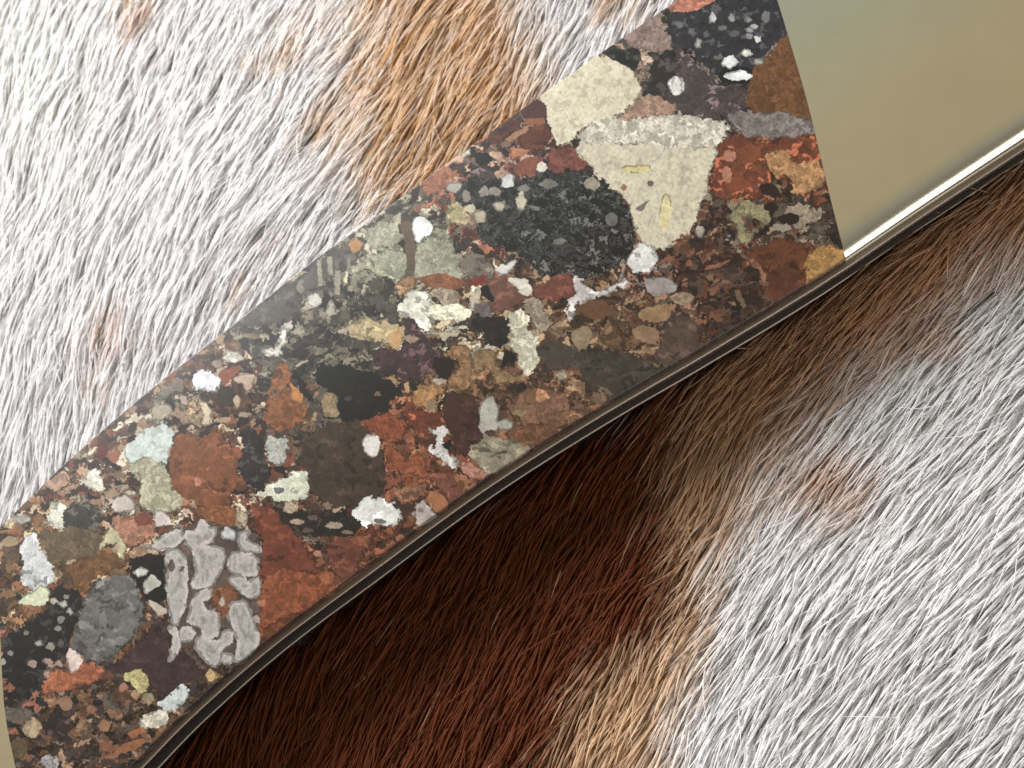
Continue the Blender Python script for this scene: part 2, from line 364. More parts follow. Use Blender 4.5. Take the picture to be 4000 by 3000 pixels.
P(4, [(1800,720),(1850,740),(1930,870),(1900,890),(1840,800)], (25,22,20)); P(4, [(1990,860),(2060,850),(2100,960),(2060,1000),(2000,980)], (150,130,100), 'm')
P(5, [(0,680),(60,650),(180,700),(280,710),(370,790),(440,840),(380,890),(330,960),(200,1020),(60,1010),(20,900),(10,850),(-40,830),(-100,760),(-90,690)], (30,28,28))
E(5,90,880,22,16,(75,70,66)); E(5,285,855,20,14,(120,100,80))
P(4, [(930,870),(1010,800),(1050,770),(1060,800),(1000,900),(940,920)], (135,125,110)); P(4, [(940,920),(1040,910),(1060,960),(1000,1010),(930,1000)], (172,164,146))
P(4, [(1220,900),(1270,900),(1300,960),(1290,1040),(1240,1030),(1250,960)], (197,182,160)); P(4, [(1090,860),(1140,860),(1150,920),(1110,910)], (180,160,150)); P(4, [(1080,960),(1240,980),(1230,1040),(1110,1030)], (150,130,105), 'm'); P(4,[(1340,820),(1430,810),(1450,900),(1400,1000),(1340,980)],(62,42,28),'m')
E(4,1460,900,22,40,(190,170,145)); E(4,1370,1010,50,16,(170,145,120)); E(4,1510,980,40,14,(160,140,120))
P(4, [(750,1180),(860,1110),(900,1050),(1000,1030),(1060,1060),(1070,1110),(1040,1200),(1030,1280),(900,1250),(800,1290),(760,1240)], (196,206,206), 'c')
P(4, [(800,1290),(900,1250),(1030,1290),(1050,1430),(1130,1480),(1100,1560),(1000,1600),(900,1560),(850,1520),(870,1380),(800,1340)], (177,174,150), 'm')
P(4, [(1070,1100),(1250,1110),(1350,1080),(1420,1190),(1500,1200),(1450,1290),(1490,1370),(1430,1450),(1420,1530),(1250,1550),(1160,1500),(1070,1430),(1050,1280),(1060,1180)], (136,83,50), 'q')
E(4,1220,1390,24,26,(192,132,110))
P(4, [(1200,1560),(1420,1530),(1450,1600),(1400,1720),(1280,1700),(1260,1620)], (150,95,60), 'm')
P(4, [(600,1180),(640,1150),(670,1200),(620,1250),(590,1230)], (95,38,22)); P(4, [(650,1240),(720,1190),(740,1220),(700,1280)], (155,95,75))
P(4, [(500,1370),(540,1320),(600,1310),(635,1370),(620,1430),(570,1450),(510,1400)], (216,213,200)); P(4, [(290,1600),(310,1540),(360,1520),(420,1560),(400,1640),(340,1680),(290,1650)], (223,223,211))
P(4, [(690,1520),(760,1470),(830,1520),(820,1570),(700,1580)], (190,180,175)); P(4, [(630,1450),(700,1430),(740,1470),(660,1500)], (160,135,110)); E(4,500,1620,120,110,(64,62,56),'m')
P(4, [(1480,1060),(1620,1100),(1640,1250),(1680,1330),(1600,1450),(1500,1370),(1460,1270),(1500,1190)], (50,44,46), 'm')
P(4, [(1640,1190),(1660,1130),(1760,1130),(1770,1230),(1740,1290),(1690,1280),(1650,1220)], (172,174,170), 'm')
P(0, [(1180,1720),(1280,1660),(1400,1650),(1500,1780),(1500,1900),(1460,1960),(1330,1980),(1210,1930),(1190,1840)], (74,60,49))
P(4, [(1590,1480),(1700,1390),(1770,1360),(1840,1330),(1890,1340),(1890,1480),(1780,1520),(1700,1500)], (212,214,197)); E(4,1720,1440,30,22,(120,120,130)); E(4,1800,1550,38,33,(187,167,142))
P(4, [(1420,1190),(1470,1180),(1500,1220),(1470,1260)], (150,90,60))
# C5
P(2, [(190,1430),(260,1370),(400,1400),(430,1480),(330,1520),(220,1520)], (165,165,145), 'm'); P(5, [(200,0),(440,0),(450,80),(380,130),(280,120),(200,60)], (170,170,145), 'm'); P(2, [(200,1560),(400,1540),(450,1640),(420,1700),(330,1680),(250,1640)], (160,162,142), 'm')
P(2, [(510,1520),(640,1470),(780,1560),(790,1659),(780,1720),(520,1720)], (160,158,140), 'm'); P(2, [(490,1350),(540,1330),(600,1370),(610,1430),(560,1470),(520,1500),(490,1420)], (222,227,232)); P(2, [(700,1260),(770,1250),(830,1330),(780,1380),(710,1340)], (182,172,132)); P(2, [(80,1500),(140,1460),(180,1500),(130,1570)], (175,130,80)); P(2, [(790,1600),(860,1560),(960,1600),(990,1680),(970,1740),(880,1740),(800,1690)], (126,116,106))
P(2,[(420,1380),(480,1370),(500,1500),(510,1660),(460,1660),(440,1500)],(105,90,70)); P(2,[(480,1290),(660,1180),(680,1200),(520,1310)],(190,130,105)); P(2,[(490,1150),(540,1150),(520,1220),(460,1270)],(55,15,10))
P(5, [(380,200),(430,140),(520,110),(500,200),(440,240)], (165,130,95)); P(5, [(520,130),(700,110),(820,170),(700,210),(600,180)], (140,90,60), 'm'); P(5, [(820,160),(960,110),(960,160),(850,190)], (125,50,30))
P(5, [(390,330),(490,210),(590,230),(610,310),(600,400),(580,480),(480,390),(400,350)], (222,220,210)); P(5, [(600,310),(700,300),(780,290),(850,350),(820,390),(700,400),(610,380)], (226,223,202), 'm'); P(5, [(600,460),(780,470),(770,495),(600,490)], (187,177,152)); P(5, [(750,420),(830,380),(820,420),(730,440)], (60,55,55)); P(5,[(620,200),(760,210),(780,290),(690,300),(640,260)],(165,150,132),'m')
P(5, [(200,260),(300,220),(380,330),(410,410),(330,380),(250,300)], (90,85,78)); P(5, [(110,430),(180,370),(300,400),(430,430),(420,560),(350,560),(250,520),(130,510)], (186,169,131)); P(5, [(360,480),(430,430),(420,565),(350,555)], (190,150,105))
P(5, [(430,380),(500,400),(570,480),(650,600),(740,650),(740,720),(700,770),(620,720),(480,770),(400,760),(280,690),(240,600),(300,570),(420,570),(440,470)], (72,52,55), 'm'); E(5,490,510,45,22,(150,130,112)); E(5,650,770,42,22,(185,172,160)); P(5,[(640,630),(740,640),(745,700),(700,765),(630,710)],(42,22,26))
P(5, [(950,130),(1060,130),(1170,230),(1190,290),(1120,330),(980,340),(900,330),(960,270)], (115,78,68)); P(5, [(900,200),(950,180),(1000,260),(980,280),(910,240)], (18,16,20)); P(5, [(850,330),(850,260),(900,180),(900,260),(870,330)], (190,180,165)); P(5, [(870,310),(950,280),(980,360),(950,400),(880,370)], (115,105,105))
P(5, [(1070,380),(1140,330),(1190,350),(1200,430),(1260,500),(1260,660),(1200,730),(1150,690),(1130,580),(1060,560),(1100,510),(1080,420)], (206,201,182), 'b'); P(5, [(860,380),(980,370),(1070,370),(1090,420),(1080,530),(1020,560),(950,540),(930,470),(870,430)], (42,40,40)); P(5, [(1060,580),(1130,590),(1120,690),(1040,680)], (38,30,24), 'm')
P(5, [(1080,140),(1190,140),(1225,190),(1210,240),(1160,230)], (216,211,201)); P(5, [(1230,200),(1320,150),(1470,110),(1500,210),(1440,260),(1300,270),(1240,240)], (125,75,62)); P(5, [(1490,110),(1560,180),(1640,210),(1800,150),(1800,190),(1640,260),(1520,290),(1490,390),(1440,390),(1460,300),(1450,260),(1500,220)], (202,197,197)); P(5, [(1940,140),(2050,130),(2120,170),(2110,210),(2000,240),(1930,200)], (160,152,152)); P(5,[(1000,90),(1090,30),(1130,20),(1120,70),(1060,120)],(205,203,200))
P(5, [(1190,290),(1260,260),(1330,380),(1340,440),(1280,480),(1220,420)], (160,145,130), 'm'); P(5, [(1480,470),(1560,430),(1600,470),(1560,570),(1500,560)], (150,130,105)); P(5, [(1880,370),(1930,320),(2070,300),(2060,390),(1950,400)], (155,125,90)); P(5, [(1850,450),(1950,430),(2050,500),(2030,540),(1900,520)], (150,120,95)); P(5,[(1520,300),(1660,270),(1720,340),(1640,390),(1560,370)],(108,74,52))
P(5, [(1270,550),(1400,530),(1490,570),(1500,660),(1420,700),(1330,690),(1280,620)], (80,72,66)); P(5, [(2050,440),(2230,370),(2240,620),(2080,700),(1990,640),(2000,540)], (95,75,66)); P(5, [(1500,600),(1620,570),(1850,600),(2000,680),(2080,700),(1960,780),(1800,880),(1740,920),(1600,830),(1510,680)], (76,68,62)); P(5, [(1560,720),(1720,850),(1700,870),(1560,740)], (120,105,88)); E(5,1640,870,45,35,(125,100,82),'m'); E(5,1410,735,42,32,(182,170,147),'b')
P(5, [(1130,860),(1250,800),(1420,830),(1460,930),(1400,1050),(1200,1040),(1130,960)], (130,95,75), 'm'); E(5,1285,855,40,42,(192,140,102),'b'); P(5, [(1100,1060),(1300,1030),(1400,1080),(1330,1140),(1200,1160),(1090,1110)], (125,85,60), 'm'); E(5,1150,960,42,22,(150,125,100))
P(5, [(900,950),(930,880),(990,870),(1020,950),(1010,1060),(980,1090),(920,1100),(900,1020)], (177,174,167)); P(5, [(850,1200),(900,1120),(1000,1100),(1200,1160),(1210,1200),(1100,1290),(960,1330),(870,1260)], (148,140,122)); E(5,1060,1040,50,34,(172,172,162)); E(5,930,1195,35,16,(105,98,84)); E(5,1040,1210,45,12,(100,92,80)); E(5,965,1090,35,18,(90,70,55))
P(5, [(680,880),(760,850),(860,860),(890,940),(910,1110),(860,1180),(810,1240),(740,1180),(700,1000)], (78,48,42)); P(5, [(430,960),(650,950),(680,1000),(640,1050),(500,1070)], (115,60,38), 'm'); P(5, [(180,1040),(330,970),(420,1000),(460,1090),(380,1150),(300,1130)], (140,75,45), 'm')
P(5, [(600,1080),(690,1040),(720,1080),(680,1140),(700,1200),(780,1260),(770,1300),(720,1300),(640,1220),(600,1190),(640,1140)], (217,214,214)); P(5, [(680,1160),(730,1120),(720,1200),(690,1190)], (30,12,20)); P(5, [(190,1120),(240,1100),(290,1120),(280,1210),(240,1240),(195,1200)], (216,211,209)); P(5, [(330,1180),(430,1240),(560,1230),(560,1350),(420,1330),(340,1300)], (150,85,50), 'm')
P(5, [(560,1350),(700,1340),(810,1430),(790,1490),(720,1520),(640,1430)], (125,78,62)); P(5, [(360,1450),(540,1400),(560,1460),(430,1530)], (160,115,90)); P(5, [(590,1450),(680,1480),(700,1560),(650,1590),(590,1520)], (170,115,75)); P(5,[(800,1270),(870,1290),(950,1340),(880,1370),(800,1330)],(180,130,115),'m')
P(5, [(130,1560),(220,1490),(340,1500),(410,1560),(425,1610),(370,1660),(270,1655),(160,1640)], (217,220,220)); E(5,290,1635,35,14,(130,125,120)); P(5, [(500,1540),(550,1500),(590,1530),(630,1620),(620,1655),(560,1685),(510,1640)], (187,177,174)); E(5,535,1565,16,14,(130,120,120))
P(5, [(500,830),(640,780),(700,840),(600,900),(540,930),(490,890)], (165,125,80), 'm'); P(5, [(730,560),(860,560),(850,740),(900,780),(780,830),(720,760),(780,680)], (150,115,80), 'm'); P(5, [(880,600),(1000,590),(1040,700),(1180,740),(1050,800),(1000,760),(940,680),(900,720)], (145,118,85), 'm')
# --- lower left
P(7, [(250,200),(420,180),(600,200),(640,300),(560,360),(400,380),(330,420),(270,320)], (110,92,68), 'm'); P(7, [(120,290),(150,220),(220,210),(250,310),(310,400),(320,500),(280,540),(180,550),(120,490),(140,400)], (206,209,216)); P(7, [(110,640),(180,580),(240,535),(300,560),(300,620),(270,660),(190,650)], (200,205,180))
P(7, [(380,430),(560,340),(720,340),(790,390),(700,440),(600,490),(520,560),(440,540),(440,460)], (120,84,48), 'm'); P(7, [(640,220),(680,170),(740,200),(770,300),(770,370),(720,350),(700,260),(650,300),(610,300)], (200,193,158))
P(7, [(720,110),(940,130),(960,200),(880,270),(800,290),(720,200)], (170,120,95), 'm'); E(7,885,125,58,42,(125,68,50)); P(7, [(960,90),(1000,70),(1060,150),(1000,170),(960,160)], (200,192,192)); E(7,860,330,58,36,(170,135,110),'m'); P(7, [(1200,60),(1440,50),(1450,130),(1360,170),(1280,120)], (140,88,50), 'm'); E(7,1490,110,38,44,(190,170,150),'m'); E(7,60,350,60,50,(100,80,60),'m'); E(7,50,260,50,30,(160,140,110))
P(7, [(330,560),(430,550),(500,600),(510,700),(480,770),(440,880),(420,960),(300,1000),(270,1100),(200,1180),(80,1150),(-20,1050),(10,920),(80,820),(200,740),(300,660)], (36,34,36), 'm')
for a in [(335,630,23,20,(190,185,175)),(390,645,30,22,(200,195,190)),(430,690,22,20,(180,178,172)),(375,740,24,20,(130,128,130)),(360,795,20,17,(140,135,135)),(165,825,17,17,(140,130,125)),(240,885,27,20,(160,158,158)),(310,910,28,21,(150,145,140)),(375,890,20,20,(92,90,92)),(200,1015,28,24,(165,140,138)),(290,1080,26,26,(190,160,148)),(65,950,16,16,(130,128,128)),(15,1005,16,20,(150,148,142)),(410,600,16,14,(140,138,130)),(295,1000,30,22,(175,150,140))]: E(7, *a)
P(7, [(270,1130),(350,1060),(450,1060),(530,1000),(640,1040),(600,1120),(500,1150),(430,1180),(280,1190)], (165,100,70), 'm'); P(7, [(450,910),(490,740),(520,640),(600,520),(690,470),(770,450),(820,490),(860,590),(890,690),(850,790),(780,890),(700,980),(630,1010),(530,980),(470,940)], (112,112,110), 'q'); P(7, [(415,950),(440,920),(500,970),(510,1010),(450,1070),(420,1020)], (222,202,197)); P(7, [(600,530),(660,470),(640,530),(590,560)], (150,150,150)); E(7,640,740,22,55,(128,128,126))
P(7, [(640,1050),(730,990),(830,920),(900,820),(960,740),(1040,760),(1060,850),(1060,950),(1200,930),(1270,1030),(1240,1080),(1170,1130),(1100,1150),(1040,1210),(960,1180),(900,1100),(840,1060),(760,1070)], (74,54,57), 'q'); P(7, [(1110,920),(1170,920),(1290,1040),(1240,1050)], (105,88,85))
P(7, [(780,1070),(860,1060),(915,1110),(910,1180),(850,1200),(820,1150),(780,1120)], (205,195,140), 'm'); E(7,905,1225,38,24,(150,145,115)); P(7, [(980,1260),(1040,1200),(1110,1150),(1160,1190),(1130,1250),(1070,1310),(1000,1300)], (202,210,214)); P(7, [(850,1360),(900,1330),(1000,1300),(1030,1340),(1010,1400),(920,1410),(860,1420)], (216,209,196), 'm'); E(7,1300,1085,40,38,(205,175,130),'m')
E(7,200,1410,60,58,(170,150,125),'m'); E(7,370,1400,100,90,(60,48,48),'m'); E(7,640,1400,38,40,(160,120,90)); E(7,400,1260,44,44,(150,115,95)); E(7,110,1330,90,50,(105,95,88),'m'); P(7, [(700,1560),(780,1500),(880,1480),(870,1520),(760,1570)], (160,105,70)); P(7, [(780,1440),(870,1400),(900,1430),(800,1480)], (160,105,70)); E(7,300,1620,58,42,(172,167,172),'b'); E(7,110,1540,60,60,(100,88,66),'m'); E(7,560,1290,30,22,(150,110,88)); E(7,760,1160,26,26,(170,125,105)); E(7,690,1320,28,22,(150,110,85))
P(7, [(940,290),(1000,210),(1120,170),(1250,130),(1350,160),(1480,170),(1600,250),(1610,400),(1610,600),(1600,750),(1590,880),(1500,980),(1380,1030),(1290,1030),(1180,910),(1080,920),(1050,800),(1030,700),(1010,500),(1020,400),(990,330)], (98,84,78))
LO = (180,175,175)
for q in [[(945,290),(1010,230),(1110,190),(1120,240),(1080,290),(990,315)],[(1010,350),(1080,310),(1140,360),(1150,470),(1150,600),(1100,760),(1060,760),(1040,650),(1020,560),(1040,430)],
          [(1145,200),(1210,200),(1240,130),(1290,170),(1330,180),(1320,250),(1250,290),(1370,300),(1385,400),(1340,480),(1290,530),(1200,540),(1190,490),(1210,420),(1180,320),(1145,260)],
          [(1430,330),(1500,330),(1590,370),(1580,460),(1520,470),(1430,450),(1415,400)],[(1410,480),(1500,480),(1530,510),(1600,480),(1600,580),(1550,610),(1490,580),(1430,520)],
          [(1160,740),(1190,620),(1260,560),(1310,560),(1290,610),(1250,640),(1270,690),(1340,690),(1350,760),(1330,840),(1260,860),(1240,800),(1180,770)],
          [(1400,730),(1400,680),(1450,630),(1520,650),(1560,760),(1590,840),(1580,900),(1520,980),(1440,1000),(1460,900),(1440,790)],
          [(1340,870),(1380,810),(1430,810),(1420,880),(1360,920),(1340,1010),(1290,1020),(1200,910),(1230,850),(1290,870)],[(1040,790),(1080,800),(1110,880),(1080,960),(1040,1000),(1070,880)],
          [(1480,210),(1540,200),(1530,250),(1600,290),(1590,330),(1500,310),(1470,260)]]: P(7, q, LO, 'l')
E(7,1410,215,48,38,(205,205,212)); E(7,1150,830,44,44,LO,'l'); E(7,1390,980,42,32,LO,'l')
P(7, [(1330,560),(1400,500),(1430,560),(1480,620),(1420,640),(1380,730),(1350,690),(1290,660),(1300,600)], (140,90,60)); E(7,1370,630,26,26,(190,170,165)); E(7,1580,740,22,26,(190,170,165)); E(7,1055,410,22,34,(95,82,78)); E(7,1122,435,14,18,(95,82,78))
P(7, [(1560,60),(1640,30),(1710,90),(1760,150),(1850,230),(1870,290),(1960,400),(2000,480),(2050,470),(2030,560),(1960,620),(1880,690),(1760,730),(1640,830),(1600,780),(1620,640),(1610,400),(1620,290),(1580,200)], (120,63,44)); P(7, [(1620,500),(1800,420),(2000,480),(2050,470),(2030,560),(1960,620),(1760,740),(1640,850),(1600,780)], (145,82,50), 'm'); P(7, [(2010,300),(2100,240),(2212,250),(2212,430),(2120,490),(2060,440)], (120,70,55)); E(7,1960,335,26,20,(170,120,100)); E(7,2010,480,45,40,(165,100,65),'m'); E(7,1610,640,26,22,(185,125,95)); P(7,[(1610,830),(1700,740),(1860,700),(1790,790),(1660,880)],(112,62,34))
P(7, [(1720,60),(1850,80),(2212,110),(2180,220),(2000,230),(1850,220),(1760,150)], (45,38,35), 'm'); E(7,1835,140,45,15,(165,145,130)); E(7,2060,160,55,20,(165,148,135)); E(7,1930,110,30,14,(110,92,85)); E(7,2140,200,40,12,(140,120,110)); E(7,1900,190,40,14,(95,80,76)); E(7,1790,50,45,32,(185,165,145),'m')
P(7, [(800,390),(900,340),(1000,340),(1020,400),(1010,520),(1030,600),(960,640),(880,600),(830,500)], (25,22,20)); E(7,870,450,42,28,(192,192,190)); P(7, [(880,520),(940,470),(990,520),(930,570),(900,590)], (187,187,180)); P(7, [(920,620),(990,660),(1030,690),(980,720),(930,660)], (192,182,172)); E(7,120,120,60,36,(165,160,155),'m'); E(7,230,130,36,46,(140,100,60),'m')

# ground mass between the clasts: (x, y, radius, palette)
PAL = [
 (500, 2800, 380, [(75,60,58),(110,80,60),(58,46,46),(150,120,98),(92,82,76),(66,52,50),(130,90,65)]),
 (150, 2250, 300, [(120,92,62),(150,112,78),(90,66,48),(185,168,140),(70,56,46),(140,96,66)]),
 (60, 2650, 200, [(70,62,60),(105,92,88),(50,46,46),(140,120,110),(150,98,80)]),
 (500, 1750, 330, [(62,44,38),(96,66,52),(150,122,98),(198,186,168),(120,72,52),(48,36,32),(165,135,115)]),
 (800, 1500, 260, [(66,48,42),(92,66,54),(140,116,94),(50,38,34),(180,160,138),(120,78,54)]),
 (1150, 1300, 300, [(96,90,82),(60,56,52),(44,40,38),(128,120,106),(78,72,66),(150,142,126)]),
 (1550, 1000, 260, [(160,156,136),(122,116,100),(88,82,72),(60,52,44),(178,172,152)]),
 (1750, 1300, 260, [(208,200,184),(170,142,106),(120,92,66),(90,72,58),(186,170,146),(70,56,48)]),
 (1750, 1450, 200, [(160,128,94),(130,98,68),(92,68,48),(176,150,118),(54,42,34)]),
 (1900, 780, 260, [(150,96,74),(120,72,56),(62,48,46),(180,150,132),(96,80,76),(40,34,34)]),
 (2350, 1300, 330, [(140,112,86),(108,80,60),(82,58,44),(166,138,108),(60,42,32),(122,94,72)]),
 (2750, 1150, 300, [(96,58,42),(120,82,64),(70,48,38),(146,112,92),(52,36,30),(84,66,58)]),
 (2150, 1600, 300, [(140,98,70),(110,80,62),(84,64,52),(160,124,94),(122,84,60)]),
 (1600, 1850, 320, [(150,90,60),(122,68,46),(170,118,84),(96,58,42),(140,86,62),(78,52,42)]),
 (1150, 2050, 250, [(52,40,38),(150,130,112),(92,62,50),(120,72,52),(70,54,48)]),
 (1250, 2300, 300, [(120,66,46),(140,84,56),(96,54,40),(160,104,74)]),
 (800, 1980, 300, [(150,98,66),(180,158,136),(112,70,48),(200,188,172),(88,60,48)]),
 (3000, 850, 240, [(92,80,70),(60,42,38),(130,118,98),(112,66,48),(150,136,122),(76,60,54)]),
 (3000, 620, 240, [(122,68,46),(148,92,64),(96,56,42),(170,120,92)]),
 (2750, 400, 240, [(90,78,78),(62,54,56),(128,112,106),(48,40,42),(150,134,128)]),
 (2450, 180, 260, [(170,150,134),(110,92,84),(190,178,158),(80,70,66),(146,122,108)]),
 (2550, 1050, 200, [(130,84,64),(92,56,44),(160,120,98),(64,46,40),(140,130,124)]),
 (1300, 1650, 220, [(92,84,76),(150,128,100),(60,50,44),(120,88,62),(110,100,90)]),
]

def stone_colours(px, py):
    shp = px.shape; px = px.ravel(); py = py.ravel()
    wx = px + 34 * (fbm(px / 34, py / 34, 3, 4) - .5) + 12 * (vnoise(px / 9, py / 9, 31) - .5)
    wy = py + 34 * (fbm(px / 34, py / 34, 5, 4) - .5) + 12 * (vnoise(px / 9, py / 9, 37) - .5)
    for cs, am, sd in ((21, 13, 821), (9, 4, 831)):              # angular, broken grain edges
        v_ = voronoi(px / cs, py / cs, sd)
        wx = wx + am * (hash2(v_[0], v_[1], sd + 3) - .5); wy = wy + am * (hash2(v_[0], v_[1], sd + 5) - .5)
    # ground mass: which palette
    best = np.full(px.shape, 1e9); pid = np.zeros(px.shape, int)
    jx = px + 240 * (fbm(px / 60, py / 60, 41, 3) - .5); jy = py + 240 * (fbm(px / 60, py / 60, 43, 3) - .5)
    for k, (x, y, r, _) in enumerate(PAL):
        d = np.hypot(jx - x, jy - y) / r; c = d < best; best = np.where(c, d, best); pid = np.where(c, k, pid)
    rgb = np.zeros((len(px), 3))
    gx = wx + 46 * (fbm(px / 60, py / 60, 51, 2) - .5); gy = wy + 46 * (fbm(px / 60, py / 60, 53, 2) - .5)
    c1 = voronoi(gx / 62, gy / 50, 61); c2 = voronoi(gx / 32 + gy / 90, gy / 23, 67); c3 = voronoi(gx / 15, gy / 12, 71)
    pick = hash2(c1[0], c1[1], 73)
    use2 = (hash2(c1[0], c1[1], 79) < 0.72) | (c1[2] < 0.10)
    use3 = hash2(c2[0], c2[1], 81) < 0.30
    h = np.where(use2, hash2(c2[0], c2[1], 83), pick); h = np.where(use2 & use3, hash2(c3[0], c3[1], 87), h)
    edge = np.where(use2, c2[2] < 0.20, c1[2] < 0.05)
    for k, (_, _, _, cols) in enumerate(PAL):
        mk = pid == k
        if not mk.any(): continue
        tab = lin(np.array(cols)); rgb[mk] = tab[np.minimum((h[mk] * len(cols)).astype(int), len(cols) - 1)]
    br = 0.38 + 1.2 * hash2(c2[0] + 5, c2[1], 91)
    rgb *= br[:, None]
    dark = edge & (hash2(c2[0], c2[1] + 3, 93) < 0.6)
    rgb[dark] *= 0.36
    # traced clasts
    for i, (c, pts, col, st) in enumerate(CL):
        x0, y0, s = CR[c]
        poly = catmull([(x0 + a * s, y0 + b_ * s) for a, b_ in pts], 4, True) if len(pts) > 4 else np.array([(x0 + a * s, y0 + b_ * s) for a, b_ in pts])
        lo = poly.min(0) - 34; hi = poly.max(0) + 34
        idx = np.nonzero((px > lo[0]) & (px < hi[0]) & (py > lo[1]) & (py < hi[1]))[0]
        if len(idx) == 0: continue
        small = (hi - lo).min() < 150
        k = 0.35 if (small or st == 'l') else 0.85
        X = px[idx] + (wx[idx] - px[idx]) * k; Y = py[idx] + (wy[idx] - py[idx]) * k
        ins = inside(poly, X, Y)
        if st == 'l': ins |= seg_dist(poly, X, Y) < 4.5
        idx = idx[ins]; X = X[ins]; Y = Y[ins]
        if len(idx) == 0: continue
        base = lin(col); q = np.ones(len(idx)); tint = np.zeros((len(idx), 3))
        soft = fbm(X / 40, Y / 40, 101 + i, 3)
        if st in 'pq':
            q = 0.70 + 0.60 * soft
            if not small:
                vv = voronoi(X / 26 + 3 * soft, Y / 19, 900 + i); hh = hash2(vv[0], vv[1], 905)
                q = q * (0.80 + 0.34 * hh) * np.where(hh > .92, 1.35, np.where(hh < .10, 0.62, 1.0)) * np.where(vv[2] < .07, .8, 1)
        if st == 'q': q = q * (0.93 + 0.14 * vnoise(X / 14, Y / 60, i))
        if st == 'c':
            q = 0.86 + 0.28 * soft; sp = fbm(X / 22, Y / 22, 7 + i, 2) < 0.34; q = np.where(sp, q * 0.80, q)
        if st == 'l':
            d = seg_dist(poly, X, Y); q = np.where(d < 9, 1.18, 0.85 + 0.25 * soft); q = np.where((d > 16) & (fbm(X / 18, Y / 26, i, 2) < .42), q * 0.75, q)
        if st in 'mb':
            vv = voronoi(X / 20 + 2 * soft, Y / 17 + 2 * fbm(X / 30, Y / 30, i, 2), 200 + i); hh = hash2(vv[0], vv[1], 211)
            amp = 0.62 if st == 'm' else 0.75
            q = (1 - amp * .42) + amp * hh; q = np.where(vv[2] < 0.12, q * 0.68, q); q *= 0.88 + 0.24 * soft
            if st == 'm' and sum(col) < 250: q = np.where(hh > 0.86, q * 2.4, q)
        if st == 'v':
            a = np.abs(fbm(X / 30, Y / 24, 300, 2) - .5); bb = np.abs(fbm(X / 38, Y / 26, 310, 2) - .5)
            vv = voronoi(X / 34 + 4 * soft, Y / 20 + 3 * fbm(X / 50, Y / 50, i + 3, 2), 950 + i); hh = hash2(vv[0], vv[1], 951)
            q = 0.15 + 1.2 * hh; q = np.where(hh > .88, 2.9, q); q = np.where(hh < .3, .12, q); q = np.where((vv[2] < .15) | (bb < .025), 0.15, q); q = np.where(a < 0.016, 1.9, q)
        rgb[idx] = base[None] * q[:, None]
        if not small or sum(col) > 450:
            d = seg_dist(poly, X, Y); rim = (d < 5.5) & (vnoise(X / 40, Y / 40, i + 7) > 0.45)
            if sum(col) > 120: rgb[idx[rim]] *= 0.5
    # worn grain
    rgb *= (0.80 + 0.40 * fbm(px / 9, py / 9, 401, 3))[:, None]
    g_ = rgb.mean(1, keepdims=True); rgb = g_ + (rgb - g_) * 0.84; rgb = rgb * np.array([1.0, 0.985, 0.93])
    return (np.clip(rgb ** 1.13 * STONE_GAIN, 0.003, 0.85)).reshape(*shp, 3)
STONE_GAIN = 0.57

def coons(T, B, L, R, us, vs):
    f = lambda c, t: np.stack([np.interp(t, np.linspace(0, 1, len(c)), c[:, 0]), np.interp(t, np.linspace(0, 1, len(c)), c[:, 1])], -1)
    T = resample(T, 400); B = resample(B, 400); L = resample(L, 200); R = resample(R, 200)
    Tu = f(T, us)[:, None]; Bu = f(B, us)[:, None]; Lv = f(L, vs)[None]; Rv = f(R, vs)[None]
    u = us[:, None, None]; v = vs[None, :, None]
    return (1 - v) * Tu + v * Bu + (1 - u) * Lv + u * Rv - ((1 - u) * (1 - v) * T[0] + u * (1 - v) * T[-1] + (1 - u) * v * B[0] + u * v * B[-1])

